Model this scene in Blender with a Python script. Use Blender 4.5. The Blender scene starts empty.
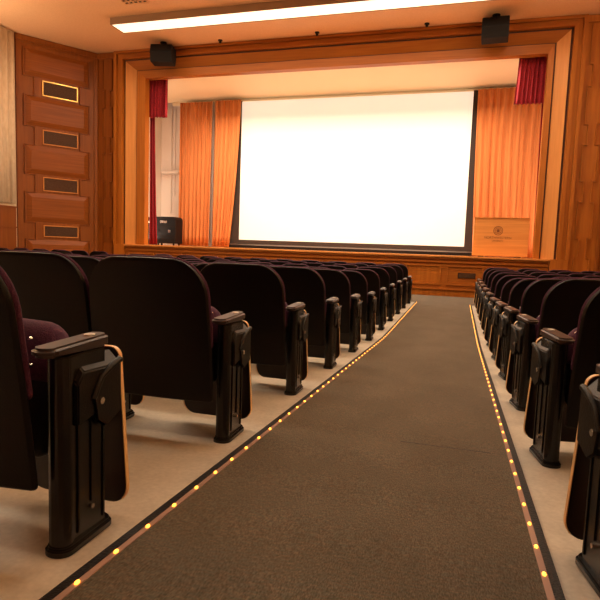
import bpy, bmesh, math, random
from mathutils import Vector, Matrix
random.seed(7)
COL = bpy.context.scene.collection
sc = bpy.context.scene

# ------------------------------------------------------------------ materials
def mat(name, base=(.5,.5,.5), rough=.5, metal=0, emit=None, es=0, spec=.5, coat=0):
    m = bpy.data.materials.new(name); m.use_nodes = True
    b = m.node_tree.nodes['Principled BSDF']
    b.inputs['Base Color'].default_value = (*base, 1)
    b.inputs['Roughness'].default_value = rough
    b.inputs['Metallic'].default_value = metal
    b.inputs['Specular IOR Level'].default_value = spec
    b.inputs['Coat Weight'].default_value = coat
    if emit:
        b.inputs['Emission Color'].default_value = (*emit, 1)
        b.inputs['Emission Strength'].default_value = es
    return m

def noisy(m, c1, c2, scale=(1,1,1), nscale=6, detail=6, bump=0, rough_var=0, coords='Object', lo=.35, hi=.65, c3=None):
    nt = m.node_tree; N = nt.nodes; L = nt.links; b = N['Principled BSDF']
    tc = N.new('ShaderNodeTexCoord'); mp = N.new('ShaderNodeMapping')
    mp.inputs['Scale'].default_value = scale
    no = N.new('ShaderNodeTexNoise'); no.inputs['Scale'].default_value = nscale; no.inputs['Detail'].default_value = detail
    cr = N.new('ShaderNodeValToRGB')
    cr.color_ramp.elements[0].color = (*c1, 1); cr.color_ramp.elements[0].position = lo
    cr.color_ramp.elements[1].color = (*c2, 1); cr.color_ramp.elements[1].position = hi
    if c3:
        e = cr.color_ramp.elements.new((lo+hi)/2); e.color = (*c3, 1)
    L.new(tc.outputs[coords], mp.inputs[0]); L.new(mp.outputs[0], no.inputs['Vector'])
    L.new(no.outputs['Fac'], cr.inputs[0]); L.new(cr.outputs[0], b.inputs['Base Color'])
    if bump:
        bp = N.new('ShaderNodeBump'); bp.inputs['Strength'].default_value = bump; bp.inputs['Distance'].default_value = .01
        L.new(no.outputs['Fac'], bp.inputs['Height']); L.new(bp.outputs[0], b.inputs['Normal'])
    return m

def wood(name, c1, c2, rough=.40, vertical=True, coat=.0, plank=None):
    m = mat(name, c1, rough+.05, coat=coat, spec=.28)
    sc_ = (11, 11, .55) if vertical else (.5, .5, 16)
    noisy(m, c1, c2, sc_, 1.7, 5, lo=.3, hi=.72)
    return m

M = {}
M['wood']      = wood('honey_oak_panelling', (.35,.098,.009), (.46,.150,.016))
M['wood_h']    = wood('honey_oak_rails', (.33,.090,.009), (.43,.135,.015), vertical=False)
M['wood_red']  = wood('reddish_oak_panelling', (.205,.052,.005), (.275,.078,.009))
M['wood_redh'] = wood('reddish_oak_raised_panels', (.200,.050,.005), (.285,.080,.010), vertical=False)
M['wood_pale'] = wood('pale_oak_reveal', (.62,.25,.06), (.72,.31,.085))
M['wood_dark'] = mat('dark_groove', (.07,.018,.006), .6)  # dark wood; in the frame grooves this colour stands in for shade
M['lectern']   = wood('light_maple', (.66,.27,.07), (.80,.36,.10), vertical=False)
M['brass']     = mat('brass', (.75,.43,.12), .3, .9)
M['grille']    = mat('grille_slats', (.13,.055,.02), .6)
M['grille2']   = mat('grille_depth', (.02,.01,.006), .8)
M['plastic']   = noisy(mat('black_plastic', (.006,.005,.0045), .42, spec=.3), (.0045,.0035,.0032), (.007,.0055,.005), (1,1,1), 220, 2, bump=.15)
M['shellmat']  = noisy(mat('black_moulded_back', (.005,.0034,.003), .40, spec=.2), (.0036,.0024,.0022), (.006,.0038,.0034), (1,1,1), 260, 2, bump=.12)
M['iron']      = mat('black_painted_iron', (.005,.0038,.0035), .27, .0, spec=.4)
M['armwood']   = noisy(mat('dark_armrest', (.05,.022,.012), .34, spec=.6), (.018,.009,.007), (.036,.016,.010), (30,2,30), 2, 4)
M['fabric']    = noisy(mat('plum_upholstery', (.07,.012,.035), .9), (.050,.009,.034), (.090,.016,.058), (1,1,1), 240, 3, bump=.35)
M['laminate']  = mat('black_laminate', (.02,.011,.009), .3)
M['plyedge']   = mat('tan_plywood_edge', (.88,.58,.27), .35)
M['steel']     = mat('worn_steel', (.62,.60,.55), .25, .9)
M['plate']     = mat('number_plate_metal', (.85,.82,.76), .3, 0)
M['plaster']   = noisy(mat('painted_ceiling', (.74,.56,.42), .8), (.78,.46,.245), (.83,.50,.27), (1,1,1), 30, 3, bump=.04)
M['cream']     = mat('cream_plaster', (.90,.76,.52), .7)
M['white']     = mat('white_stage_wall', (.86,.75,.66), .8)
M['screen']    = mat('projection_screen', (.62,.58,.54), .9, emit=(1.0,.84,.66), es=.66)  # emission stands in for light falling on the screen
M['black']     = mat('black_masking', (.03,.017,.012), .85)
M['casing']    = mat('equipment_black', (.007,.005,.005), .5, spec=.2)
M['spk']       = noisy(mat('speaker_grey', (.02,.015,.013), .6, spec=.08), (.015,.012,.011), (.024,.018,.016), (1,1,1), 90, 2)
M['spk2']      = noisy(mat('speaker_cloth', (.015,.012,.011), .9, spec=.08), (.011,.009,.008), (.018,.014,.012), (1,1,1), 160, 2)
M['rubber']    = noisy(mat('black_rubber_trim', (.012,.009,.008), .5, spec=.25), (.008,.006,.005), (.018,.013,.011), (1,1,1), 120, 3, bump=.3)
M['channel']   = mat('clear_rope_tube', (.42,.27,.22), .25)
M['led']       = mat('amber_bulb', (1,.6,.2), .4, emit=(1,.33,.03), es=6)
M['diffuser']  = mat('lit_diffuser', (1,.95,.85), .5, emit=(1,.80,.55), es=1.5)
M['fixture']   = mat('fixture_sides', (.34,.20,.11), .7)
M['red']       = noisy(mat('crimson_velvet', (.42,.008,.02), .85), (.22,.004,.010), (.36,.008,.018), (1,1,1), 40, 3)
M['drape']     = noisy(mat('orange_stage_curtain', (.66,.25,.08), .8), (.52,.165,.042), (.64,.22,.06), (10,10,.6), 1.5, 4)
M['drape_gap'] = mat('grey_cord', (.25,.2,.18), .8)
M['sidecurt']  = noisy(mat('beige_wall_drape', (.66,.5,.3), .9), (.70,.56,.38), (.80,.66,.48), (3,3,1), 6, 4)
M['ink']       = mat('engraved_brown', (.23,.07,.02), .7)
M['conduit']   = mat('grey_conduit', (.78,.66,.56), .5)

def floor_material():
    m = noisy(mat('beige_speckled_flooring', (.3,.25,.19), .42, spec=.35), (.60,.545,.46), (.72,.66,.56), (1,1,1), 5, 8)
    nt = m.node_tree; N = nt.nodes; L = nt.links
    n2 = N.new('ShaderNodeTexNoise'); n2.inputs['Scale'].default_value = 60; n2.inputs['Detail'].default_value = 5
    mx = N.new('ShaderNodeMix'); mx.data_type = 'RGBA'; mx.blend_type = 'MULTIPLY'; mx.inputs[0].default_value = .35
    cr = [n for n in N if n.type == 'VALTORGB'][0]
    tc = [n for n in N if n.type == 'TEX_COORD'][0]
    L.new(tc.outputs['Object'], n2.inputs['Vector'])
    L.new(cr.outputs[0], mx.inputs[6]); L.new(n2.outputs['Fac'], mx.inputs[7])
    L.new(mx.outputs[2], N['Principled BSDF'].inputs['Base Color'])
    return m
M['floor'] = floor_material()

def carpet_material():
    m = mat('brown_green_loop_carpet', (.1,.08,.06), .95, spec=.15)
    sb = m.node_tree.nodes['Principled BSDF']; sb.inputs['Sheen Weight'].default_value = .25; sb.inputs['Sheen Roughness'].default_value = .6; sb.inputs['Sheen Tint'].default_value = (.9,.6,.4,1)
    nt = m.node_tree; N = nt.nodes; L = nt.links; b = N['Principled BSDF']
    tc = N.new('ShaderNodeTexCoord')
    def noise(scale, sv, det):
        mp = N.new('ShaderNodeMapping'); mp.inputs['Scale'].default_value = sv
        n = N.new('ShaderNodeTexNoise'); n.inputs['Scale'].default_value = scale; n.inputs['Detail'].default_value = det
        L.new(tc.outputs['Object'], mp.inputs[0]); L.new(mp.outputs[0], n.inputs['Vector']); return n
    a = noise(1, (290, 80, 60), 3)          # loops, drawn out along the aisle
    c = noise(1, (40, 130, 60), 4)          # cross dashes
    d = noise(2.2, (1.6, 1, 1), 3)          # wear patches
    r1 = N.new('ShaderNodeValToRGB')
    r1.color_ramp.elements[0].position = .34; r1.color_ramp.elements[0].color = (.032,.039,.040, 1)
    r1.color_ramp.elements[1].position = .68; r1.color_ramp.elements[1].color = (.112,.122,.121, 1)
    L.new(a.outputs['Fac'], r1.inputs[0])
    r2 = N.new('ShaderNodeValToRGB')
    r2.color_ramp.elements[0].position = .40; r2.color_ramp.elements[0].color = (.80,.88,.78, 1)
    r2.color_ramp.elements[1].position = .64; r2.color_ramp.elements[1].color = (1.38,1.02,.80, 1)
    L.new(c.outputs['Fac'], r2.inputs[0])
    mx = N.new('ShaderNodeMix'); mx.data_type = 'RGBA'; mx.blend_type = 'MULTIPLY'; mx.inputs[0].default_value = 1
    L.new(r1.outputs[0], mx.inputs[6]); L.new(r2.outputs[0], mx.inputs[7])
    r3 = N.new('ShaderNodeValToRGB')
    r3.color_ramp.elements[0].position = .35; r3.color_ramp.elements[0].color = (.82,.84,.80, 1)
    r3.color_ramp.elements[1].position = .68; r3.color_ramp.elements[1].color = (1.15,1.1,1.05, 1)
    L.new(d.outputs['Fac'], r3.inputs[0])
    m2 = N.new('ShaderNodeMix'); m2.data_type = 'RGBA'; m2.blend_type = 'MULTIPLY'; m2.inputs[0].default_value = 1
    L.new(mx.outputs[2], m2.inputs[6]); L.new(r3.outputs[0], m2.inputs[7])
    L.new(m2.outputs[2], b.inputs['Base Color'])
    bp = N.new('ShaderNodeBump'); bp.inputs['Strength'].default_value = .6; bp.inputs['Distance'].default_value = .004
    L.new(a.outputs['Fac'], bp.inputs['Height']); L.new(bp.outputs[0], b.inputs['Normal'])
    return m
M['carpet'] = carpet_material()

# ------------------------------------------------------------------ helpers
def box(bm, x0, x1, y0, y1, z0, z1, mtx=None):
    vs = [bm.verts.new((x, y, z)) for x in (x0, x1) for y in (y0, y1) for z in (z0, z1)]
    if mtx:
        for v in vs: v.co = mtx @ v.co
    for f in ((0,1,3,2),(4,6,7,5),(0,4,5,1),(2,3,7,6),(0,2,6,4),(1,5,7,3)):
        bm.faces.new([vs[i] for i in f])
    return vs

def prism(bm, pts, axis, a, b):
    """extrude a 2-D outline along an axis from a to b. axis x: pts=(y,z), y: (x,z), z: (x,y)"""
    def P(p, t):
        return {'x': (t, p[0], p[1]), 'y': (p[0], t, p[1]), 'z': (p[0], p[1], t)}[axis]
    A = [bm.verts.new(P(p, a)) for p in pts]; B = [bm.verts.new(P(p, b)) for p in pts]
    n = len(pts)
    bm.faces.new(A); bm.faces.new(B[::-1])
    for i in range(n):
        bm.faces.new((A[i], B[i], B[(i+1) % n], A[(i+1) % n]))

def tube(bm, path, r, seg=8):
    rings = []
    n = len(path)
    for i, p in enumerate(path):
        p = Vector(p)
        d = (Vector(path[min(i+1, n-1)]) - Vector(path[max(i-1, 0)])).normalized()
        up = Vector((0,0,1)) if abs(d.z) < .9 else Vector((1,0,0))
        u = d.cross(up).normalized(); v = d.cross(u).normalized()
        rr = r[i] if isinstance(r, (list, tuple)) else r
        rings.append([bm.verts.new(p + u*rr*math.cos(2*math.pi*k/seg) + v*rr*math.sin(2*math.pi*k/seg)) for k in range(seg)])
    for a, b in zip(rings, rings[1:]):
        for k in range(seg):
            bm.faces.new((a[k], a[(k+1) % seg], b[(k+1) % seg], b[k]))
    bm.faces.new(rings[0][::-1]); bm.faces.new(rings[-1])

def cyl(bm, c, axis, r, h, seg=16):
    c = Vector(c); d = {'x': Vector((1,0,0)), 'y': Vector((0,1,0)), 'z': Vector((0,0,1))}[axis]
    tube(bm, [c - d*h/2, c + d*h/2], r, seg)

def obj(name, bm, m, parent=None, bevel=0, seg=2, smooth=True, mirror=False):
    if mirror:
        for v in bm.verts: v.co.x = -v.co.x
    bmesh.ops.recalc_face_normals(bm, faces=bm.faces[:])
    if bevel:
        es = [e for e in bm.edges if len(e.link_faces) == 2 and e.calc_face_angle(0) > .5]
        bmesh.ops.bevel(bm, geom=es, offset=bevel, segments=seg, affect='EDGES', clamp_overlap=True)
    me = bpy.data.meshes.new(name); bm.to_mesh(me); bm.free()
    me.materials.append(m)
    if smooth:
        me.polygons.foreach_set('use_smooth', [True]*len(me.polygons))
        me.set_sharp_from_angle(angle=math.radians(38))
    o = bpy.data.objects.new(name, me); COL.objects.link(o)
    if parent: o.parent = parent
    return o

def tag(o, label, cat, group=None):
    o['label'] = label; o['category'] = cat
    if group: o['group'] = group
    return o

def thing(name, label, cat, loc=(0,0,0), rz=0, group=None):
    o = bpy.data.objects.new(name, None); COL.objects.link(o)
    o.location = loc; o.rotation_euler = (0,0,rz); o.empty_display_size = .1
    return tag(o, label, cat, group)

def struct(name, bm, m, **k):
    o = obj(name, bm, m, **k); o['kind'] = 'structure'; return o

def cpbox(name, m, parent, *b, bevel=0, mtx=None):
    bm = bmesh.new(); box(bm, *b, mtx=mtx); return obj(name, bm, m, parent, bevel)

def zf(y):
    """floor height: raked down to the stage, flat at the front"""
    if y < 6.2: return -.044*y
    if y > 7.4: return -.2992
    t = (y-6.2)/1.2
    return -.2728 - .044*1.2*(t - t*t/2)

def strip_mesh(bm, x0, x1, ys, z0, z1):
    """a bar following the rake"""
    prev = None
    for y in ys:
        z = zf(y)
        r = [bm.verts.new((x0,y,z+z0)), bm.verts.new((x1,y,z+z0)), bm.verts.new((x1,y,z+z1)), bm.verts.new((x0,y,z+z1))]
        if prev:
            for k in range(4): bm.faces.new((prev[k], prev[(k+1)%4], r[(k+1)%4], r[k]))
        else: bm.faces.new(r[::-1])
        prev = r
    bm.faces.new(prev)

YS = [-4, 0, 2, 4, 6.2, 6.5, 6.8, 7.1, 7.4, 9, 12.15]
H = 6.41; SY = 14.4; XL, XR = -12.06, 4.55

# ------------------------------------------------------------------ the room
bm = bmesh.new(); prev = None
for y in [-4, 0, 2, 4, 6.2, 6.5, 6.8, 7.1, 7.4, 9, 12, 14.6]:
    r = [bm.verts.new((-12.3, y, zf(y))), bm.verts.new((4.8, y, zf(y)))]
    if prev: bm.faces.new((prev[0], prev[1], r[1], r[0]))
    prev = r
struct('floor', bm, M['floor'])

bm = bmesh.new(); box(bm, -12.3, 4.8, -4, 14.9, H, H+.2)
struct('ceiling', bm, M['plaster'])
bm = bmesh.new(); box(bm, -12.3, 4.8, -4.2, -4, -.3, H+.2)
struct('wall_back', bm, M['wood_red'])

# side walls: plaster above a timber wainscot
for side, x, s in (('left', XL, -1), ('right', XR, 1)):
    bm = bmesh.new(); box(bm, min(x, x+s*.2), max(x, x+s*.2), -4, 12.5, -.35, H+.02)
    struct('wall_'+side, bm, M['cream'])
    bm = bmesh.new()
    xi = x - s*.06
    y = 12.42
    while y > -3.5:
        prism(bm, [(y, -.3), (y, 1.66), (y-.98, 1.66), (y-.98, -.3)], 'x', min(x, xi), max(x, xi)); y -= 1.0
    for z in (1.66, 1.10, .52, .0):
        box(bm, min(x, x-s*.085), max(x, x-s*.085), -4, 12.42, z-.012, z+.03)
    struct('trim_1' if s < 0 else 'trim_2', bm, M['wood_red'])

# beige wall drape against the left wall, in front of the corner
bm = bmesh.new(); n = 120; rows = []
for k in range(n+1):
    y = 12.40 - k*.03; dx = .07 + .035*math.sin(k*.9) + .015*math.sin(k*2.3)
    rows.append([bm.verts.new((XL+dx, y, 1.76)), bm.verts.new((XL+dx, y, 6.35))])
for a, b in zip(rows, rows[1:]): bm.faces.new((a[0], b[0], b[1], a[1]))
o = obj('wall_drape', bm, M['sidecurt'])
md = o.modifiers.new('s', 'SOLIDIFY'); md.thickness = .008
tag(o, 'beige vertical wall drape above wainscot at far left edge', 'drape')

# splayed side walls with raised panels and vents ------------------------------
def splay(side):
    s = 1 if side == 'left' else -1
    p0 = Vector((-12.06, 12.5, 0)) if s == 1 else Vector((4.75, 12.0, 0))
    p1 = Vector((-10.80, 14.42, 0)) if s == 1 else Vector((3.10, 14.42, 0))
    d = (p1-p0); Lw = d.length; d.normalize()
    nrm = Vector((d.y, -d.x, 0))*s       # towards the hall
    mtx = Matrix(((d.x, -nrm.x, 0, p0.x), (d.y, -nrm.y, 0, p0.y), (0,0,1,0), (0,0,0,1)))  # local: x along wall, y into wall
    bm = bmesh.new(); box(bm, 0, Lw, 0, .2, -.35, H+.02, mtx)
    struct('wall_'+side+'_splay', bm, M['wood_red'])
    # crown, border stiles and base
    bm = bmesh.new()
    box(bm, 0, Lw, -.05, 0, 6.25, 6.40, mtx); box(bm, 0, Lw, -.03, 0, 6.2, 6.25, mtx)
    box(bm, .02, .16, -.04, 0, -.3, 6.2, mtx); box(bm, Lw-.14, Lw-.02, -.04, 0, -.3, 6.2, mtx)
    box(bm, 0, Lw, -.05, 0, -.32, -.12, mtx)
    struct('trim_3' if s == 1 else 'trim_4', bm, M['wood_red'], bevel=.008)
    # raised panels
    k = 0
    zs = [(5.36, 6.08), (4.00, 4.80), (2.66, 3.44), (1.30, 2.12), (-.05, .78)]
    a0, a1 = .26, Lw-.32
    bm = bmesh.new()
    for z0, z1 in zs:
        A = [(a0,z0),(a1,z0),(a1,z1),(a0,z1)]; b_ = .13
        B = [(a0+b_,z0+b_),(a1-b_,z0+b_),(a1-b_,z1-b_),(a0+b_,z1-b_)]
        va = [bm.verts.new(mtx @ Vector((x,-.008,z))) for x,z in A]
        vm = [bm.verts.new(mtx @ Vector((x,0,z))) for x,z in A]
        vb = [bm.verts.new(mtx @ Vector((x,-.055,z))) for x,z in B]
        for i in range(4):
            j = (i+1)%4
            bm.faces.new((vm[i],vm[j],va[j],va[i])); bm.faces.new((va[i],va[j],vb[j],vb[i]))
        bm.faces.new(vb); bm.faces.new(vm[::-1])
    struct('trim_5' if s == 1 else 'trim_6', bm, M['wood_redh'], smooth=False)
    # stepped bead outlining wide and narrow zones
    bm = bmesh.new(); t = .022; out = .05
    wide = [(z0, z1) for z0, z1 in zs]
    for z0, z1 in wide:
        for xx in (a0-.05, a1+.05-t): box(bm, xx, xx+t, -.055, 0, z0-.02, z1+.02, mtx)
    for z0, z1 in ((4.82,5.34),(3.46,3.98),(2.14,2.64),(.80,1.28)):
        for xx in (a0+.22, a1-.22-t): box(bm, xx, xx+t, -.055, 0, z0, z1, mtx)
        for xa, xb in ((a0-.05, a0+.22+t), (a1-.22-t, a1+.05)):
            box(bm, xa, xb, -.035, 0, z0-.01, z0+.012, mtx); box(bm, xa, xb, -.035, 0, z1-.012, z1+.01, mtx)
    struct('trim_7' if s == 1 else 'trim_8', bm, M['wood_red'])
    # vents
    names = ['topmost', 'second from top', 'third from top', 'lowest']
    for i, (z0, z1) in enumerate(((4.86,5.28),(3.51,3.92),(2.19,2.59),(.87,1.21))):
        if s == -1: x0, x1 = Lw-1.66, Lw-.68
        else: x0, x1 = .70, 1.68
        org = mtx @ Vector((x0, 0, z0))
        t_ = thing('wall_vent', '', 'vent', org, 0, 'brass framed vents in the %s splayed wall' % side)
        extra = 'with bright gold frame ' if i < 1 else ''
        t_['label'] = ('%s rectangular dark vent %sin the %s wood panelled wall' % (names[i], extra, side))
        loc = Matrix.Translation(-org) @ mtx
        bm = bmesh.new(); f = .026
        for b_ in ((x0,x1,z0,z0+f),(x0,x1,z1-f,z1),(x0,x0+f,z0+f,z1-f),(x1-f,x1,z0+f,z1-f)):
            box(bm, b_[0], b_[1], -.045, 0, b_[2], b_[3], loc)
        obj('vent_frame', bm, M['brass'] if i < 1 else M['wood_pale'], t_, bevel=.006)
        bm = bmesh.new()
        box(bm, x0+f, x1-f, -.006, -.001, z0+f, z1-f, loc)
        obj('backing', bm, M['grille2'], t_)
        bm = bmesh.new(); q = z0+f+.014
        while q < z1-f-.008:
            box(bm, x0+f, x1-f, -.028, -.010, q-.006, q+.006, loc); q += .024
        obj('slats', bm, M['grille'], t_)
splay('left'); splay('right')

# narrow flat piers either side of the proscenium
for side, x0, x1, nn in (('left', -10.82, -10.12, 9), ('right', 2.44, 3.12, 10)):
    bm = bmesh.new(); box(bm, x0, x1, SY, SY+.3, -.35, H+.02)
    struct('wall_pier_'+side, bm, M['wood_red'] if side == 'left' else M['wood'])
    bm = bmesh.new(); cx = (x0+x1)/2+.02; t = .025
    zz = [(5.36,6.2,.16), (4.84,5.30,.09), (3.98,4.80,.17), (3.50,3.94,.09), (2.66,3.46,.17), (2.17,2.62,.09), (1.30,2.13,.17), (.84,1.26,.09), (-.2,.80,.17)]
    for i, (z0, z1, w) in enumerate(zz):
        for sg in (-1, 1):
            box(bm, cx+sg*w-t/2, cx+sg*w+t/2, SY-.05, SY, z0-.01, z1+.01)
            if i:
                w0 = zz[i-1][2]; zj = (z1+zz[i-1][0])/2
                box(bm, min(cx+sg*w, cx+sg*w0)-t/2, max(cx+sg*w, cx+sg*w0)+t/2, SY-.052, SY, zj-.03, zj+.012)
    box(bm, x0+.01, x0+.05, SY-.04, SY, -.3, H-.1); 
    box(bm, x0, x1, SY-.05, SY, H-.17, H-.01)
    struct('trim_%d' % nn, bm, M['wood_red'] if side == 'left' else M['wood'], bevel=.006)

# ------------------------------------------------------------------ proscenium frame
OX0, OX1, OZ = -9.23, 1.74, 5.645          # clear opening
def ring(bm, prof, a, b):
    pass
pros = thing('proscenium_frame', 'tall honey wood proscenium frame with mitred reveal around the stage', 'stage frame', (-3.7, SY, .75))
def frame_ring(name, m, off0, off1, y0f, y1f, mz=1.0, depth=.06):
    """one mitred ring between outer offset off0 (depth y0f) and inner offset off1 (depth y1f), offsets from the clear opening"""
    for nm, seg in (('left','L'),('top','T'),('right','R')):
        bm = bmesh.new()
        def corner(side, off, y):
            zt = OZ + off*mz; offr = off*.48 if off < .27 else .13+(off-.27)*.95
            return {'BL': (OX0-off, y, .74), 'TL': (OX0-off, y, zt), 'TR': (OX1+offr, y, zt), 'BR': (OX1+offr, y, .74)}[side]
        a, b = {'L': ('BL','TL'), 'T': ('TL','TR'), 'R': ('TR','BR')}[seg]
        base = Vector(pros.location)
        q = []
        for dy in (0, depth):
            q.append([bm.verts.new(Vector(corner(a, off0, y0f+dy))-base), bm.verts.new(Vector(corner(b, off0, y0f+dy))-base),
                      bm.verts.new(Vector(corner(b, off1, y1f+dy))-base), bm.verts.new(Vector(corner(a, off1, y1f+dy))-base)])
        bm.faces.new(q[0]); bm.faces.new(q[1][::-1])
        for i in range(4):
            j = (i+1)%4; bm.faces.new((q[0][i], q[1][i], q[1][j], q[0][j]))
        mm = m if not isinstance(m, dict) else m[seg]
        obj(name, bm, mm, pros, smooth=False)
WV = {'L': M['wood'], 'T': M['wood_h'], 'R': M['wood']}
frame_ring('outer_moulding', WV, .95, .86, SY-.10, SY-.10, .8, .12)
frame_ring('outer_band', WV, .86, .76, SY-.04, SY-.04, .8, .12)
frame_ring('outer_bead', WV, .76, .66, SY-.09, SY-.09, .8, .12)
frame_ring('shadow_groove', M['wood_dark'], .66, .60, SY+.03, SY+.03, .8, .10)  # groove shade is put into the dark wood colour
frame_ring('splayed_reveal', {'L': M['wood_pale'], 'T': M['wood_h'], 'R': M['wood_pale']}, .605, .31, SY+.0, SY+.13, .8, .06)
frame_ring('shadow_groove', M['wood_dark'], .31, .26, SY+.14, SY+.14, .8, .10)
frame_ring('inner_casing', WV, .265, .0, SY+.08, SY+.10, .8, .22)
# side legs below the stage floor line (frame runs down to the hall floor, beside the apron)
for x0, x1 in ((OX0-.95, -9.82), (2.10, OX1+.77)):
    bm = bmesh.new(); box(bm, x0+3.7, x1+3.7, -.08, .05, -.3-.75, .0)
    obj('pedestal', bm, M['wood'], pros, bevel=.01)
# header between frame and ceiling
bm = bmesh.new(); box(bm, OX0-1.1, OX1+.8, SY+.0, SY+.4, 6.38, H+.02)
struct('wall_header', bm, M['wood_h'])

# ------------------------------------------------------------------ stage apron
ap = thing('stage_apron', 'long panelled wooden stage front below the proscenium', 'stage', (-3.86, SY, -.3))
AX0, AX1 = -9.80, 2.10
w = AX1-AX0; hx = w/2
def apbox(name, m, *b, bevel=0): return cpbox(name, m, ap, *b, bevel=bevel)
apbox('front_board', M['wood_h'], -hx, hx, .0, .5, .02, 1.0)
apbox('nosing', M['wood_pale'], -hx-.02, hx+.02, -.10, .5, 1.0, 1.05, bevel=.012)
apbox('cove_moulding', M['wood_h'], -hx, hx, -.06, 0, .955, 1.0, bevel=.012)
apbox('rail', M['wood_h'], -hx, hx, -.06, 0, .86, .90, bevel=.008)
apbox('base_moulding', M['wood_h'], -hx, hx, -.08, 0, .16, .205, bevel=.01)
apbox('baseboard', M['wood'], -hx, hx, -.03, 0, .0, .16, bevel=.01)
pitch = 1.045; x = -hx+.10
k = 0
while x + .9 < hx:
    bm = bmesh.new(); z0, z1 = .29, .80; f = .035; xa, xb = x, x+.90
    for b_ in ((xa,xb,z0,z0+f),(xa,xb,z1-f,z1),(xa,xa+f,z0+f,z1-f),(xb-f,xb,z0+f,z1-f)):
        box(bm, b_[0], b_[1], -.05, 0, b_[2], b_[3])
    box(bm, xa+f, xb-f, -.006, 0, z0+f, z1-f)
    obj('apron_panel', bm, M['wood_h'] if k % 2 else M['wood'], ap, bevel=.006); k += 1
    x += pitch
# structure behind: stage floor and shell
bm = bmesh.new(); box(bm, -11, 4.2, SY+.5, 17.6, .60, .745)
struct('floor_stage', bm, M['lectern'])
bm = bmesh.new(); box(bm, -11, 4.2, 17.4, 17.6, .7, 6.0)
struct('wall_stage_back', bm, M['white'])
for nm, x0, x1 in (('left', -10.6, -10.4), ('right', 3.4, 3.6)):
    bm = bmesh.new(); box(bm, x0, x1, SY+.36, 17.4, .7, 6.0)
    struct('wall_stage_'+nm, bm, M['white'])
bm = bmesh.new(); prism(bm, [(14.84,5.83),(17.05,5.62),(17.05,5.66),(14.84,5.87)], 'x', -10.4, 3.4)
struct('ceiling_stage', bm, M['cream'])
bm = bmesh.new(); box(bm, -10.6, 3.6, SY+.35, 17.6, 6.0, 6.1)
struct('ceiling_stage_upper', bm, M['black'])
bm = bmesh.new(); box(bm, -9.75, 3.4, 16.97, 17.05, 5.50, 5.62)
struct('trim_11', bm, M['cream'], bevel=.02)

# dark vent in the stage front
t = thing('apron_vent', 'small black rectangular vent in the stage front near the aisle', 'vent', (-.02, SY-.008, .19))
cpbox('vent_frame', M['casing'], t, 0, .43, -.03, .0, 0, .135)
bm = bmesh.new()
for q in range(7): box(bm, .015, .415, -.036, -.028, .012+q*.017, .020+q*.017)
obj('slats', bm, M['grille'], t)

# ------------------------------------------------------------------ screen
scr = thing('projection_screen', 'large white lit projection screen with black masking border on stage', 'screen', (-3.5, 16.85, .75))
X0, X1, Z0, Z1 = -7.12+3.5, .10+3.5, 1.02-.75, 5.50-.75
cpbox('screen_surface', M['screen'], scr, X0, X1, 0, .02, Z0, Z1)
bm = bmesh.new()
for b_ in ((X0-.32, X0, Z0-.14, Z1+.02), (X1, X1+.24, Z0-.14, Z1+.02), (X0, X1, Z0-.14, Z0)):
    box(bm, b_[0], b_[1], -.02, .04, b_[2], b_[3])
obj('masking_border', bm, M['black'], scr)
bm = bmesh.new()
box(bm, X0-.5, X1+.28, -.1, .08, 0.0, .09)
obj('base_bar', bm, M['casing'], scr, bevel=.01)

# ------------------------------------------------------------------ curtains
def curtain(name, label, cat, m, xt0, xt1, xb0, xb1, y, zt, zb, folds, amp, group=None, seedv=0, hem=0.0):
    rnd = random.Random(seedv); bm = bmesh.new(); n = folds*10; V = 14
    ph = [rnd.uniform(-1.3,1.3) for _ in range(folds+2)]; am = [rnd.uniform(.25,1.15) for _ in range(folds+2)]
    g = []
    for i in range(n+1):
        u = i/n; col = []
        fi = u*folds; k = int(fi); fr = fi-k
        a = am[k]*(1-fr)+am[k+1]*fr
        off = amp*a*math.sin(2*math.pi*fi + ph[k]*(1-fr)+ph[k+1]*fr)
        for j in range(V+1):
            v = j/V
            xa = xt0+(xb0-xt0)*v**1.5; xb = xt1+(xb1-xt1)*v**1.5
            x = xa + (xb-xa)*u + .25*amp*math.sin(4*math.pi*fi)*.5
            z = zt+(zb-zt)*v + (hem*math.sin(2*math.pi*fi) if j == V else 0)
            col.append(bm.verts.new((x-(xt0+xt1)/2, off*(.75+.35*v), z-zb)))
        g.append(col)
    for a, b in zip(g, g[1:]):
        for j in range(V): bm.faces.new((a[j], a[j+1], b[j+1], b[j]))
    o = obj(name, bm, m); o.location = ((xt0+xt1)/2, y, zb)
    md = o.modifiers.new('thickness', 'SOLIDIFY'); md.thickness = .006
    return tag(o, label, cat, group)
curtain('stage_curtain', 'orange pleated curtain left of the screen, outer half beside the white wall', 'curtain', M['drape'], -9.30, -8.12, -9.30, -8.16, 16.75, 5.52, .76, 8, .055, seedv=1)
curtain('stage_curtain', 'orange pleated curtain immediately left of the screen with slanting inner edge', 'curtain', M['drape'], -8.02, -7.10, -8.05, -7.42, 16.70, 5.52, .76, 6, .055, seedv=2)
curtain('stage_curtain', 'orange pleated curtain right of the screen behind the wooden lectern', 'curtain', M['drape'], .22, 2.7, .34, 2.7, 16.75, 5.52, .76, 13, .06, seedv=3)
curtain('stage_valance', 'short crimson velvet valance at the top left of the stage opening', 'valance', M['red'], -9.42, -8.72, -9.42, -8.73, 14.88, 5.95, 4.60, 7, .05, seedv=4, hem=.02)
curtain('stage_valance', 'short crimson velvet valance at the top right of the stage opening', 'valance', M['red'], 1.13, 1.90, 1.07, 1.90, 14.88, 5.95, 4.58, 8, .05, seedv=5, hem=.02)
curtain('side_curtain', 'narrow crimson velvet curtain hanging at the left stage edge', 'curtain', M['red'], -9.46, -9.28, -9.46, -9.15, 15.12, 5.60, .76, 3, .05, seedv=6)
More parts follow.
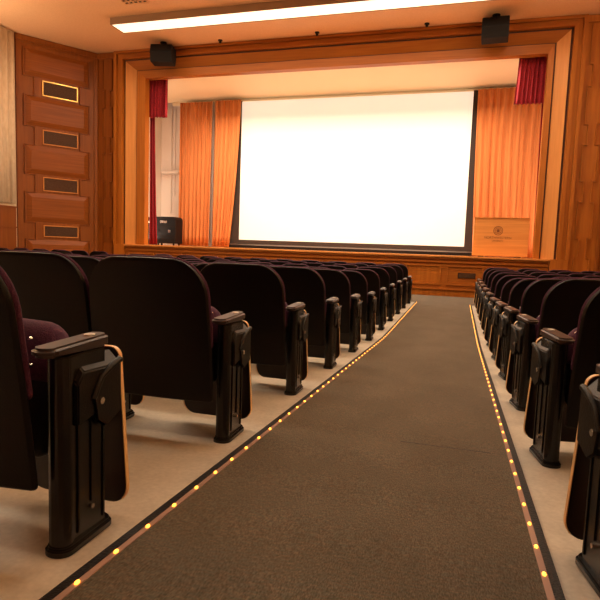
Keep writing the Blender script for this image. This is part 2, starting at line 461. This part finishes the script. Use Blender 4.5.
curtain('side_curtain', 'narrow crimson velvet curtain hanging at the right stage edge', 'curtain', M['red'], 1.74, 2.10, 1.79, 2.10, 15.12, 5.60, .76, 4, .05, seedv=7)
bm = bmesh.new(); tube(bm, [(0,0,0),(0,0,4.74)], .02, 8)
o = obj('curtain_cord', bm, M['drape_gap']); o.location = (-8.07, 16.72, .76)  # thin tube stands in for the grey gap between the curtains
tag(o, 'thin grey cord hanging between the two left orange curtains', 'cord')

# conduit, ledge box on the white stage wall
bm = bmesh.new(); tube(bm, [(0,0,0),(0,0,3.6)], .02, 8); tube(bm, [(.14,0,.6),(.14,0,3.6)], .012, 8)
o = obj('wall_conduit', bm, M['conduit']); o.location = (-9.98, 17.37, 1.9); tag(o, 'thin vertical pipes on the white wall left of the stage', 'pipe')
cpb = cpbox('wall_ledge', M['conduit'], None, -.35, .35, -.2, .0, 0, .1, bevel=.01); cpb.location = (-9.95, 17.4, 3.25)
tag(cpb, 'small pale ledge box on the white wall left of the stage', 'shelf')

# equipment cases
def case(loc, w, d, h, label, top=.06):
    t = thing('equipment_case', label, 'case', loc, 0)
    bm = bmesh.new(); prism(bm, [(-w/2,.06),(w/2,.06),(w/2,h-top),(w/2-top,h),(-w/2+top,h),(-w/2,h-top)], 'y', -d/2, d/2)
    obj('body', bm, M['casing'], t, bevel=.02)
    bm = bmesh.new()
    for z in (h*.33, h*.66): box(bm, -w/2-.005, w/2+.005, -d/2-.012, -d/2+.01, z-.02, z+.02)
    for sx in (-1, 1): box(bm, sx*w/2-.02, sx*w/2+.02, -d/2-.012, -d/2+.01, .06, h-top)
    obj('edge_rail', bm, M['spk'], t, bevel=.004)
    bm = bmesh.new(); box(bm, -.13, .13, -d/2-.03, -d/2-.012, h*.78, h*.86)
    obj('handle', bm, M['steel'], t, bevel=.008)
    for sx in (-1, 1):
        bm = bmesh.new(); box(bm, sx*w*.25-.04, sx*w*.25+.04, -d/2-.028, -d/2-.012, h*.45, h*.54)
        obj('latch', bm, M['steel'] if sx > 0 else M['spk'], t, bevel=.004)
        for sy in (-1, 1):
            bm = bmesh.new(); cyl(bm, (sx*(w/2-.1), sy*(d/2-.08), .035), 'x', .035, .03)
            obj('caster', bm, M['iron'], t)
    return t
case((-9.33, 16.05, .745), .84, .5, .93, 'big black equipment case on stage beside the orange curtain')
case((-9.97, 16.25, .745), .34, .5, .92, 'narrow black equipment case next to the crimson side curtain', .04)

# ------------------------------------------------------------------ lectern
lc = thing('lectern', 'wide light wooden lectern with an emblem at the right of the stage', 'lectern', (.97, 14.98, .745))
lw = 1.33
cpbox('front_panel', M['lectern'], lc, -lw/2, lw/2, -.22, -.19, .03, 1.0, bevel=.004)
for sx in (-1, 1): cpbox('side_panel', M['lectern'], lc, sx*(lw/2-.015)-.015, sx*(lw/2-.015)+.015, -.19, .22, .03, 1.0, bevel=.003)
bm = bmesh.new(); prism(bm, [(-.25,1.0),(-.25,1.02),(.26,.97),(.26,.95)], 'x', -lw/2-.01, lw/2+.01); obj('top', bm, M['lectern'], lc)
cpbox('shelf', M['lectern'], lc, -lw/2+.03, lw/2-.03, -.18, .2, .5, .53)
for sx in (-1, 1): cpbox('foot', M['wood_dark'], lc, sx*.45-.06, sx*.45+.06, -.2, .2, 0, .03)
bm = bmesh.new(); zc = .68
for r0, r1 in ((.115,.100), (.08,.07)):
    n = 32
    A = [[bm.verts.new((-.07+r*math.cos(2*math.pi*i/n), y, zc+r*math.sin(2*math.pi*i/n))) for i in range(n)] for r, y in ((r0,-.224),(r1,-.224),(r0,-.219),(r1,-.219))]
    for i in range(n):
        j = (i+1)%n
        bm.faces.new((A[0][i],A[0][j],A[1][j],A[1][i])); bm.faces.new((A[0][i],A[2][i],A[2][j],A[0][j])); bm.faces.new((A[1][i],A[1][j],A[3][j],A[3][i]))
for a in range(6):
    m_ = Matrix.Translation((-.07,0,zc)) @ Matrix.Rotation(a*math.pi/6, 4, 'Y')
    box(bm, -.06, .06, -.224, -.219, -.005, .005, m_)
box(bm, -.095, -.045, -.225, -.219, zc-.03, zc+.03)
obj('emblem', bm, M['ink'], lc)
def text(s, size, x, y, z, parent, m, name):
    c = bpy.data.curves.new(name, 'FONT'); c.body = s; c.size = size; c.align_x = 'CENTER'; c.extrude = .002
    o = bpy.data.objects.new(name, c); COL.objects.link(o)
    dg = bpy.context.evaluated_depsgraph_get(); me = bpy.data.meshes.new_from_object(o.evaluated_get(dg))
    bpy.data.objects.remove(o); me.materials.clear(); me.materials.append(m)
    o = bpy.data.objects.new(name, me); COL.objects.link(o); o.parent = parent
    o.location = (x, y, z); o.rotation_euler = (math.pi/2, 0, 0); return o
text('NORTHWESTERN', .082, -.07, -.222, .475, lc, M['ink'], 'lettering')
text('UNIVERSITY', .05, -.07, -.222, .405, lc, M['ink'], 'lettering')

# ------------------------------------------------------------------ ceiling fittings
lf = thing('ceiling_light', 'long glowing strip light box across the ceiling before the stage', 'ceiling light', (-3.6, 12.45, H))
bm = bmesh.new(); Lx = 5.2
for b_ in ((-Lx,Lx,-.24,-.21),(-Lx,Lx,.30,.33)): box(bm, b_[0], b_[1], b_[2], b_[3], -.17, 0)
for b_ in ((-Lx,-Lx+.03),(Lx-.03,Lx)): box(bm, b_[0], b_[1], -.21, .30, -.17, 0)
obj('housing', bm, M['fixture'], lf)
cpbox('diffuser', M['diffuser'], lf, -Lx+.03, Lx-.03, -.21, .30, -.165, -.12)

def speaker(loc, label, rz):
    t = thing('hanging_speaker', label, 'speaker', loc, rz, None); k8 = .88
    bm = bmesh.new()
    prism(bm, [(-.24,-.21),(.16,-.21),(.24,.0),(.22,.27),(-.22,.27),(-.30,.04)], 'x', -.30, .30)
    obj('cabinet', bm, M['spk'], t, bevel=.012)
    bm = bmesh.new(); prism(bm, [(-.235,-.195),(-.245,-.195),(-.305,.02),(-.295,.02)], 'x', -.275, .275)
    prism(bm, [(-.295,.05),(-.305,.05),(-.235,.25),(-.225,.25)], 'x', -.275, .275)
    obj('grille', bm, M['spk2'], t)
    bm = bmesh.new(); cyl(bm, (0,0,.27+.05), 'z', .022, (H-loc[2]-.27)*1.0+.1); 
    for v in bm.verts: v.co.z = .25 if v.co.z < .3 else H-loc[2]
    obj('mount_pole', bm, M['iron'], t)
    bm = bmesh.new(); cyl(bm, (0,0,H-loc[2]-.012), 'z', .09, .024, 20); obj('ceiling_plate', bm, M['iron'], t)
speaker((-8.33, 13.98, 6.02), 'black box loudspeaker hung from the ceiling at the upper left of the proscenium', .25)
speaker((.48, 13.95, 6.02), 'black box loudspeaker hung from the ceiling at the upper right of the proscenium', -.05)

t = thing('ceiling_vent', 'white and black square grille vent in the ceiling at top left', 'vent', (-7.62, 11.30, H))
bm = bmesh.new(); box(bm, -.3, .3, -.3, .3, -.012, -.001); obj('backing', bm, M['grille2'], t)
bm = bmesh.new()
for q in range(6): box(bm, -.32, .32, -.315+q*.12, -.285+q*.12, -.03, -.012)
for q in range(6): box(bm, -.315+q*.12, -.285+q*.12, -.32, .32, -.03, -.012)
obj('grid', bm, M['plaster'], t)
for x, lab in ((-6.66,'left'), (-3.91,'middle'), (-1.12,'right')):
    t = thing('ceiling_spotlight', 'tiny dark ceiling fitting above the proscenium, %s one of three' % lab, 'spotlight', (x, 14.12, H), 0, 'small fittings along the ceiling edge')
    bm = bmesh.new(); cyl(bm, (0,0,-.012), 'z', .06, .024, 16); obj('ring', bm, M['casing'], t)
    bm = bmesh.new(); cyl(bm, (0,.0,-.05), 'z', .035, .06, 14); obj('lamp_head', bm, M['casing'], t)

# ------------------------------------------------------------------ aisle carpet, trims, light strips
bm = bmesh.new(); prev = None
for y in [-3.95, 0, 2, 4, 6.2, 6.5, 6.8, 7.1, 7.4, 9, 12.15]:
    r = [bm.verts.new((-.842, y, zf(y)+.008)), bm.verts.new((.262, y, zf(y)+.008))]
    if prev: bm.faces.new((prev[0], prev[1], r[1], r[0]))
    prev = r
q = [bm.verts.new((x, y, zf(y)+.008)) for x, y in ((-9.0,12.15),(3.0,12.15),(3.0,14.34),(-9.0,14.34))]
bm.faces.new((q[0], prev[0], prev[1], q[1], q[2], q[3]))
o = obj('aisle_carpet', bm, M['carpet']); tag(o, 'brown grey patterned carpet running down the aisle to the stage', 'carpet')
bm = bmesh.new()      # thin seam between two carpet tiles
box(bm, -.22, .19, 2.557, 2.561, zf(2.56)+.0080, zf(2.56)+.0090)
o = obj('seam', bm, M['plastic'], bpy.data.objects['aisle_carpet'])

for side, xs, xt, word in ((-1, (-.860,-.842), (-.885,-.860), 'left'), (1, (.262,.280), (.280,.305), 'right')):
    bm = bmesh.new(); strip_mesh(bm, xt[0], xt[1], YS, -.004, .014)
    o = obj('rubber_edge_trim', bm, M['rubber']); tag(o, 'black rubber trim along the %s edge of the aisle carpet' % word, 'floor trim', 'black trims along the aisle')
    ls = thing('aisle_light_strip', 'strip of tiny amber lights along the %s edge of the aisle' % word, 'light strip', ((xs[0]+xs[1])/2, 0, 0), 0, 'amber light strips along the aisle')
    cx = (xs[0]+xs[1])/2
    bm = bmesh.new(); strip_mesh(bm, xs[0]-cx, xs[1]-cx, YS, 0, .011)
    obj('tube', bm, M['channel'], ls)
    bm = bmesh.new(); bmesh.ops.create_uvsphere(bm, u_segments=10, v_segments=6, radius=1)
    for v in bm.verts: v.co = Vector((v.co.x*.0055, v.co.y*.009, v.co.z*.005))
    bulb = obj('bulb', bm, M['led'], ls)
    y = .74; k = 0
    while y < 12.1:
        b_ = bulb if k == 0 else bulb.copy()
        if k: COL.objects.link(b_)
        b_.location = (0, y, zf(y)+.0125); y += .157; k += 1

# ------------------------------------------------------------------ auditorium seats
def outline_w(z, z0, z1, hw, rt, rb, taper=0):
    w = hw
    if z > z1-rt: q = (z-(z1-rt))/rt; w = hw - rt*(1-math.sqrt(max(0, 1-q*q)))
    if z < z0+rb: q = ((z0+rb)-z)/rb; w = min(w, hw - rb*(1-math.sqrt(max(0, 1-q*q))))
    return w - taper*max(0, (z-.40)/.44)**1.2

def slab(hw, z0, z1, rt, rb, yf, th, rnd=.5, nu=14, crown=0.0, taper=0.0):
    """upright rounded-corner slab; yf(u,z) is its rear surface, th its thickness (towards +y)"""
    bm = bmesh.new()
    zs = []
    for i in range(9): zs.append(z0 + rb*(1-math.cos(i/8*math.pi/2)))
    for i in range(1, 6): zs.append(z0+rb + (z1-rt-z0-rb)*i/6)
    for i in range(9): zs.append(z1-rt + rt*math.sin(i/8*math.pi/2))
    zs = sorted(set(round(z, 5) for z in zs))
    F, B = [], []
    for z in zs:
        w = outline_w(z, z0, z1, hw, rt, rb, taper); w0 = outline_w(z, z0, z1, hw, rt, rb)
        fr, br = [], []
        for k in range(nu+1):
            u = math.sin((k/nu*2-1)*math.pi/2)
            x = u*w
            zz = z + crown*(1-(x/hw)**2)*((z-z0)/(z1-z0))
            edge = min(1, min(hw_dist(u*w0, z, hw, z0, z1, rt, rb), th*rnd)/(th*rnd+1e-6))
            pull = (1-math.sqrt(max(0, 1-(1-edge)**2)))*th*.5*.92
            y = yf(x, z)
            br.append(bm.verts.new((x, y+pull, zz))); fr.append(bm.verts.new((x, y+th-pull, zz)))
        F.append(fr); B.append(br)
    for i in range(len(zs)-1):
        for k in range(nu):
            bm.faces.new((B[i][k], B[i][k+1], B[i+1][k+1], B[i+1][k]))
            bm.faces.new((F[i][k], F[i+1][k], F[i+1][k+1], F[i][k+1]))
    n = len(zs)-1
    for k in range(nu):
        bm.faces.new((B[0][k], F[0][k], F[0][k+1], B[0][k+1])); bm.faces.new((B[n][k], B[n][k+1], F[n][k+1], F[n][k]))
    for i in range(n):
        bm.faces.new((B[i][0], B[i+1][0], F[i+1][0], F[i][0])); bm.faces.new((B[i][nu], F[i][nu], F[i+1][nu], B[i+1][nu]))
    return bm

def hw_dist(x, z, hw, z0, z1, rt, rb):
    """distance to the rounded-rectangle edge"""
    ax = abs(x)
    if z > z1-rt and ax > hw-rt: return rt - math.hypot(ax-(hw-rt), z-(z1-rt))
    if z < z0+rb and ax > hw-rb: return rb - math.hypot(ax-(hw-rb), z-(z0+rb))
    return min(hw-ax, z1-z, z-z0)

BACK_C = -.326    # centre of the back, measured from the aisle-side standard (left block)
def yback(x, z):
    t = (z-.2)/.66
    return -.058 - .085*max(0,t) - .022*(1-(x/.3)**2)

def make_seat(mirror):
    root = bpy.data.objects.new('auditorium_seat', None); COL.objects.link(root); root.empty_display_size = .1
    kw = dict(mirror=mirror)
    def sh(bm, dx):
        for v in bm.verts: v.co.x += dx
        return bm
    # moulded rear shell and plum front upholstery
    obj('back_shell', sh(slab(.3065, .195, .828, .155, .015, yback, .024, .5, crown=.008, taper=.012), BACK_C), M['shellmat'], root, **kw)
    obj('back_cushion', sh(slab(.308, .44, .835, .158, .02, lambda x,z: yback(x,z)+.014, .030, .9, crown=.008, taper=.012), BACK_C), M['fabric'], root, **kw)
    # tipped-up seat: shell towards the stage, cushion towards the back
    ys = lambda x, z: .0 + .10*(z-.25)/.38
    obj('seat_cushion', sh(slab(.270, .44, .602, .10, .02, ys, .10, .6, crown=.012), BACK_C+.0), M['fabric'], root, **kw)
    obj('seat_shell', sh(slab(.262, .235, .50, .03, .05, lambda x,z: ys(x,z)+.02, .105, .3), BACK_C+.0), M['plastic'], root, **kw)
    # standard: rounded rear column, flat web, flared foot
    bm = bmesh.new()
    prof = [(-.028,.170),(-.028,.035),(-.032,.022),(-.030,.004),(-.020,-.008),(0,-.014),(.020,-.008),(.030,.004),(.032,.022),(.028,.035),(.028,.170)]
    prism(bm, prof, 'z', .02, .545)
    stand = obj('standard', bm, M['iron'], root, bevel=.004, **kw)
    bm = bmesh.new()
    box(bm, .027, .0315, .045, .055, .04, .36); box(bm, .027, .0315, .152, .164, .04, .40); box(bm, .027, .0315, .100, .108, .11, .36)
    obj('rib', bm, M['iron'], stand, bevel=.002, **kw)
    bm = bmesh.new(); n = 20; pts = []
    for i in range(n):
        a = 2*math.pi*i/n; cy = .172 if math.sin(a) > 0 else .012
        pts.append((math.cos(a)*.041, cy+math.sin(a)*.034))
    prism(bm, pts, 'z', -.004, .018); prism(bm, [(x*.86, .1+(y-.1)*.95) for x, y in pts], 'z', .018, .028)
    obj('foot_plate', bm, M['iron'], stand, bevel=.004, **kw)
    bm = bmesh.new(); cyl(bm, (.0315,.105,.095), 'x', .007, .006, 10); obj('screw', bm, M['steel'], stand, **kw)
    # armrest with number plate
    bm = bmesh.new(); pts = []
    for i in range(24):
        a = 2*math.pi*i/24; s_, c_ = math.sin(a), math.cos(a)
        wv = .040 if s_ < 0 else .036
        pts.append((c_*wv, (.160 if s_ > 0 else -.03)+s_*.034))
    prism(bm, pts, 'z', .548, .574)
    for v in bm.verts: v.co.z += .012*(v.co.y+.1)/.3 - (.012 if v.co.z < .56 and v.co.y > .1 else 0)
    arm = obj('armrest', bm, M['armwood'], root, bevel=.009, seg=3, **kw)
    bm = bmesh.new()
    tube(bm, [(0,.135,.578),(0,.135,.5865)], .014, 16)
    for v in bm.verts: v.co.y = .135+(v.co.y-.135)*1.3
    obj('number_plate', bm, M['plate'], arm, **kw)
    # hinge housing on the outer face with a sloping top
    bm = bmesh.new(); prism(bm, [(.035,.35),(.205,.385),(.225,.53),(.06,.535),(.035,.50)], 'x', .0, .036)
    vs = [v for v in bm.verts if v.co.x > .03]
    bmesh.ops.translate(bm, verts=[v for v in vs if v.co.z > .49], vec=(0, 0, -.04))
    bmesh.ops.translate(bm, verts=vs, vec=(.006, 0, 0))
    hinge = obj('hinge_housing', bm, M['plastic'], root, bevel=.004, **kw)
    bm = bmesh.new()
    prism(bm, [(.108,.345),(.092,.415),(.13,.468),(.185,.492),(.222,.500),(.222,.345),(.15,.315)], 'x', .036, .048)
    obj('pivot_plate', bm, M['plastic'], hinge, bevel=.006, **kw)
    bm = bmesh.new(); tube(bm, [(.043,.094,.412),(.043,.13,.468),(.043,.185,.493),(.043,.220,.502)], .010, 10)
    obj('lever', bm, M['plastic'], hinge, **kw)
    bm = bmesh.new(); cyl(bm, (.049,.125,.40), 'x', .010, .006, 12); obj('bolt', bm, M['steel'], hinge, **kw)
    # folded writing tablet hanging in front of the standard
    TX, TY = -.137, .250
    tb = sh(slab(.187, .03, .530, .028, .062, lambda x,z: TY-.012*(z-.3), .014, .2), TX)
    for v in tb.verts: v.co.x -= .03*(v.co.z/.5)
    tab = obj('writing_tablet', tb, M['laminate'], root, **kw)
    bm = bmesh.new(); n0 = []
    def ringpt(off):
        p = []; hw = .187+off; z0 = .03-off; z1 = .530+off; rt, rb = .03, .065
        for cx_, cz_, r, a0 in ((hw-rt,z1-rt,rt,0),(-hw+rt,z1-rt,rt,90),(-hw+rb,z0+rb,rb,180),(hw-rb,z0+rb,rb,270)):
            for i in range(9):
                a = math.radians(a0+i*90/8); p.append((cx_+r*math.cos(a), cz_+r*math.sin(a)))
        return p
    O, I = ringpt(.0015), ringpt(-.001)
    def mk(p, y): return [bm.verts.new((x+TX, y-.012*(z-.3), z)) for x, z in p]
    def openpath(p):      # the tan veneer leaves the rounded bottom bare
        return p[27+4:] + p[:18+6]
    O, I = openpath(O), openpath(I)
    r = [mk(O, TY-.001), mk(I, TY-.001), mk(I, TY+.014), mk(O, TY+.014)]
    n = len(O)-1
    for a in range(4):
        A, B_ = r[a], r[(a+1)%4]
        for i in range(n): bm.faces.new((A[i], A[i+1], B_[i+1], B_[i]))
    for e in (0, n): bm.faces.new([q_[e] for q_ in r])
    for v in bm.verts: v.co.x -= .03*(v.co.z/.5)
    obj('tan_edge', bm, M['plyedge'], tab, **kw)['label'] = 'tan plywood edge'
    # small steel peg where back meets arm
    bm = bmesh.new(); cyl(bm, (-.030, -.055, .60), 'y', .004, .008, 8); cyl(bm, (-.030, -.055, .53), 'y', .004, .008, 8)
    obj('fixing_screw', bm, M['steel'], root, **kw)
    return root

def dup(root):
    r = root.copy(); COL.objects.link(r)
    for ch in root.children:
        c = ch.copy(); COL.objects.link(c); c.parent = r
        for g in ch.children:
            d = g.copy(); COL.objects.link(d); d.parent = c
    return r

ORD = ['first','second','third','fourth','fifth','sixth','seventh','eighth','ninth','tenth','eleventh']
bpy.context.view_layer.update()
protoL = make_seat(False); protoR = make_seat(True)
used = {'L': False, 'R': False}
def place(kind, x, y, label, group, rz=0):
    p = protoL if kind == 'L' else protoR
    if not used[kind]: o = p; used[kind] = True
    else: o = dup(p)
    # foot plates rest on the low (front) side of the rake
    o.location = (x, y, zf(y+.12)+.006); o.rotation_euler = (0, 0, rz)
    tag(o, label, 'auditorium seat', group)
    return o
SP = .613
def rowword(r): return 'nearest row' if r == 0 else ORD[r] + ' row from the front edge of view'
for r in range(11):
    y0 = 1.16 + 1.053*r
    nmax = min(10, int((1.06*(y0+.35) - 1.03)/SP)+1)
    for j in range(nmax):
        x = -1.0 - SP*j
        rw = 'nearest row' if r == 0 else ('frontmost row by the stage' if r == 10 else ORD[r]+' row from camera')
        sw = 'aisle seat' if j == 0 else ORD[j]+' seat in from the aisle'
        if j == 0 and r == 0: lab = 'black backed seat with folded tablet, large at the left edge, nearest row'
        else: lab = 'black %s, %s, left block' % (sw, rw)
        place('L', x, y0, lab, 'folding seats left of the aisle')
for r in range(11):
    y0 = 1.46 + 1.043*r
    nmax = max(1, int((.235*(y0+.3) - .43)/SP)+2)
    for j in range(nmax):
        RA = math.radians(11)         # the right block is turned a little towards the stage
        x = .440 + SP*j*math.cos(RA); ys_ = y0 + SP*j*math.sin(RA)
        rw = 'nearest row' if r == 0 else ('frontmost row by the stage' if r == 10 else ORD[r]+' row from camera')
        sw = 'aisle seat' if j == 0 else ORD[j]+' seat in from the aisle'
        if j == 0 and r == 0: lab = 'partly cropped folding seat with tan edged tablet at lower right corner'
        else: lab = 'black %s, %s, right block' % (sw, rw)
        place('R', x, ys_, lab, 'folding seats right of the aisle', RA)
# far left block beyond the second aisle
for r, (y0, sh_) in enumerate(((12.0, 0), (11.05, .31))):
    for j in range(5):
        lab = 'dark seat top before the left panelled wall, %s from its aisle, %s row' % (ORD[j], 'farther' if r == 0 else 'closer')
        place('L', -8.55 - sh_ - SP*j, y0, lab, 'seats in the far left block')

# ------------------------------------------------------------------ lights
W = bpy.data.worlds.new('world'); sc.world = W; W.use_nodes = True
W.node_tree.nodes['Background'].inputs[0].default_value = (.02,.013,.008,1)
def area(name, loc, rot, sx, sy, e, col=(1,.79,.56)):
    l = bpy.data.lights.new(name, 'AREA'); l.shape = 'RECTANGLE'; l.size = sx; l.size_y = sy; l.energy = e; l.color = col
    o = bpy.data.objects.new(name, l); COL.objects.link(o); o.location = loc; o.rotation_euler = rot; return o
def spot(name, loc, target, e, ang, blend, rad=.05, col=(1,.79,.56)):
    l = bpy.data.lights.new(name, 'SPOT'); l.energy = e; l.spot_size = math.radians(ang); l.spot_blend = blend; l.shadow_soft_size = rad; l.color = col
    o = bpy.data.objects.new(name, l); COL.objects.link(o); o.location = loc
    o.rotation_euler = (Vector(target)-Vector(loc)).to_track_quat('-Z', 'Y').to_euler(); return o
# strip light in its box
area('strip_lamp', (-3.6, 12.45, H-.175), (0,0,0), 10.2, .36, 300)
# two more strips, unseen above the frame, added to light the seating
area('strip_lamp', (-3.6, 7.2, H-.1), (0,0,0), 10.2, .4, 490)
area('strip_lamp', (-3.6, 2.2, H-.1), (0,0,0), 10.2, .4, 95)
# upward fill lights added near the side walls to brighten the ceiling
area('wall_washer', (-11.6, 6.0, 4.4), (math.pi, math.radians(-14), 0), .3, 9, 300)
area('wall_washer', (4.2, 6.0, 4.4), (math.pi, math.radians(14), 0), .3, 9, 300)
for x in (-10.0, 2.7):      # unseen upward fills added in the wings to brighten the soffit
    area('wing_flood', (x, 15.7, .95), (math.pi, 0, 0), .8, .8, 36, (1,.84,.66))
# unseen strip added behind the header to light the lower stage
b = area('border_light', (-3.6, 14.83, 5.745), (math.radians(14),0,0), 9.0, .03, 420, (1,.82,.62)); b.data.spread = math.radians(112)
# unseen fills added behind the frame's edges to brighten the stage
area('side_boom', (-10.2, 15.0, 3.2), (math.radians(90), 0, math.radians(-62)), .25, 4.2, 28, (1,.80,.60))
area('side_boom', (3.2, 15.0, 3.2), (math.radians(90), 0, math.radians(62)), .25, 4.2, 28, (1,.80,.60))

# ------------------------------------------------------------------ camera
cam = bpy.data.cameras.new('camera'); co = bpy.data.objects.new('camera', cam); COL.objects.link(co)
f_ = 540.0; hC = .8
V1 = Vector((460-300, 254-300, f_)).normalized()
Zc = V1.cross(Vector((1, .0353, 0))).normalized()
if Zc.y > 0: Zc = -Zc
Xc = V1.cross(Zc).normalized()
# rows: world axes expressed in (right, down, forward) camera coordinates
Rm = Matrix((Xc, V1, Zc))
right = Rm @ Vector((1,0,0)); down = Rm @ Vector((0,1,0)); fwd = Rm @ Vector((0,0,1))
if right.x < 0: right, down, fwd = right, down, fwd
m4 = Matrix(((right.x, -down.x, -fwd.x, 0), (right.y, -down.y, -fwd.y, 0), (right.z, -down.z, -fwd.z, hC), (0,0,0,1)))
co.matrix_world = m4
cam.sensor_fit = 'HORIZONTAL'; cam.sensor_width = 36; cam.lens = 36*f_/600
cam.clip_start = .02
sc.camera = co
vs = sc.view_settings
vs.view_transform = 'Standard'; vs.look = 'None'; vs.gamma = 1; vs.use_curve_mapping = False; vs.exposure = 0.0
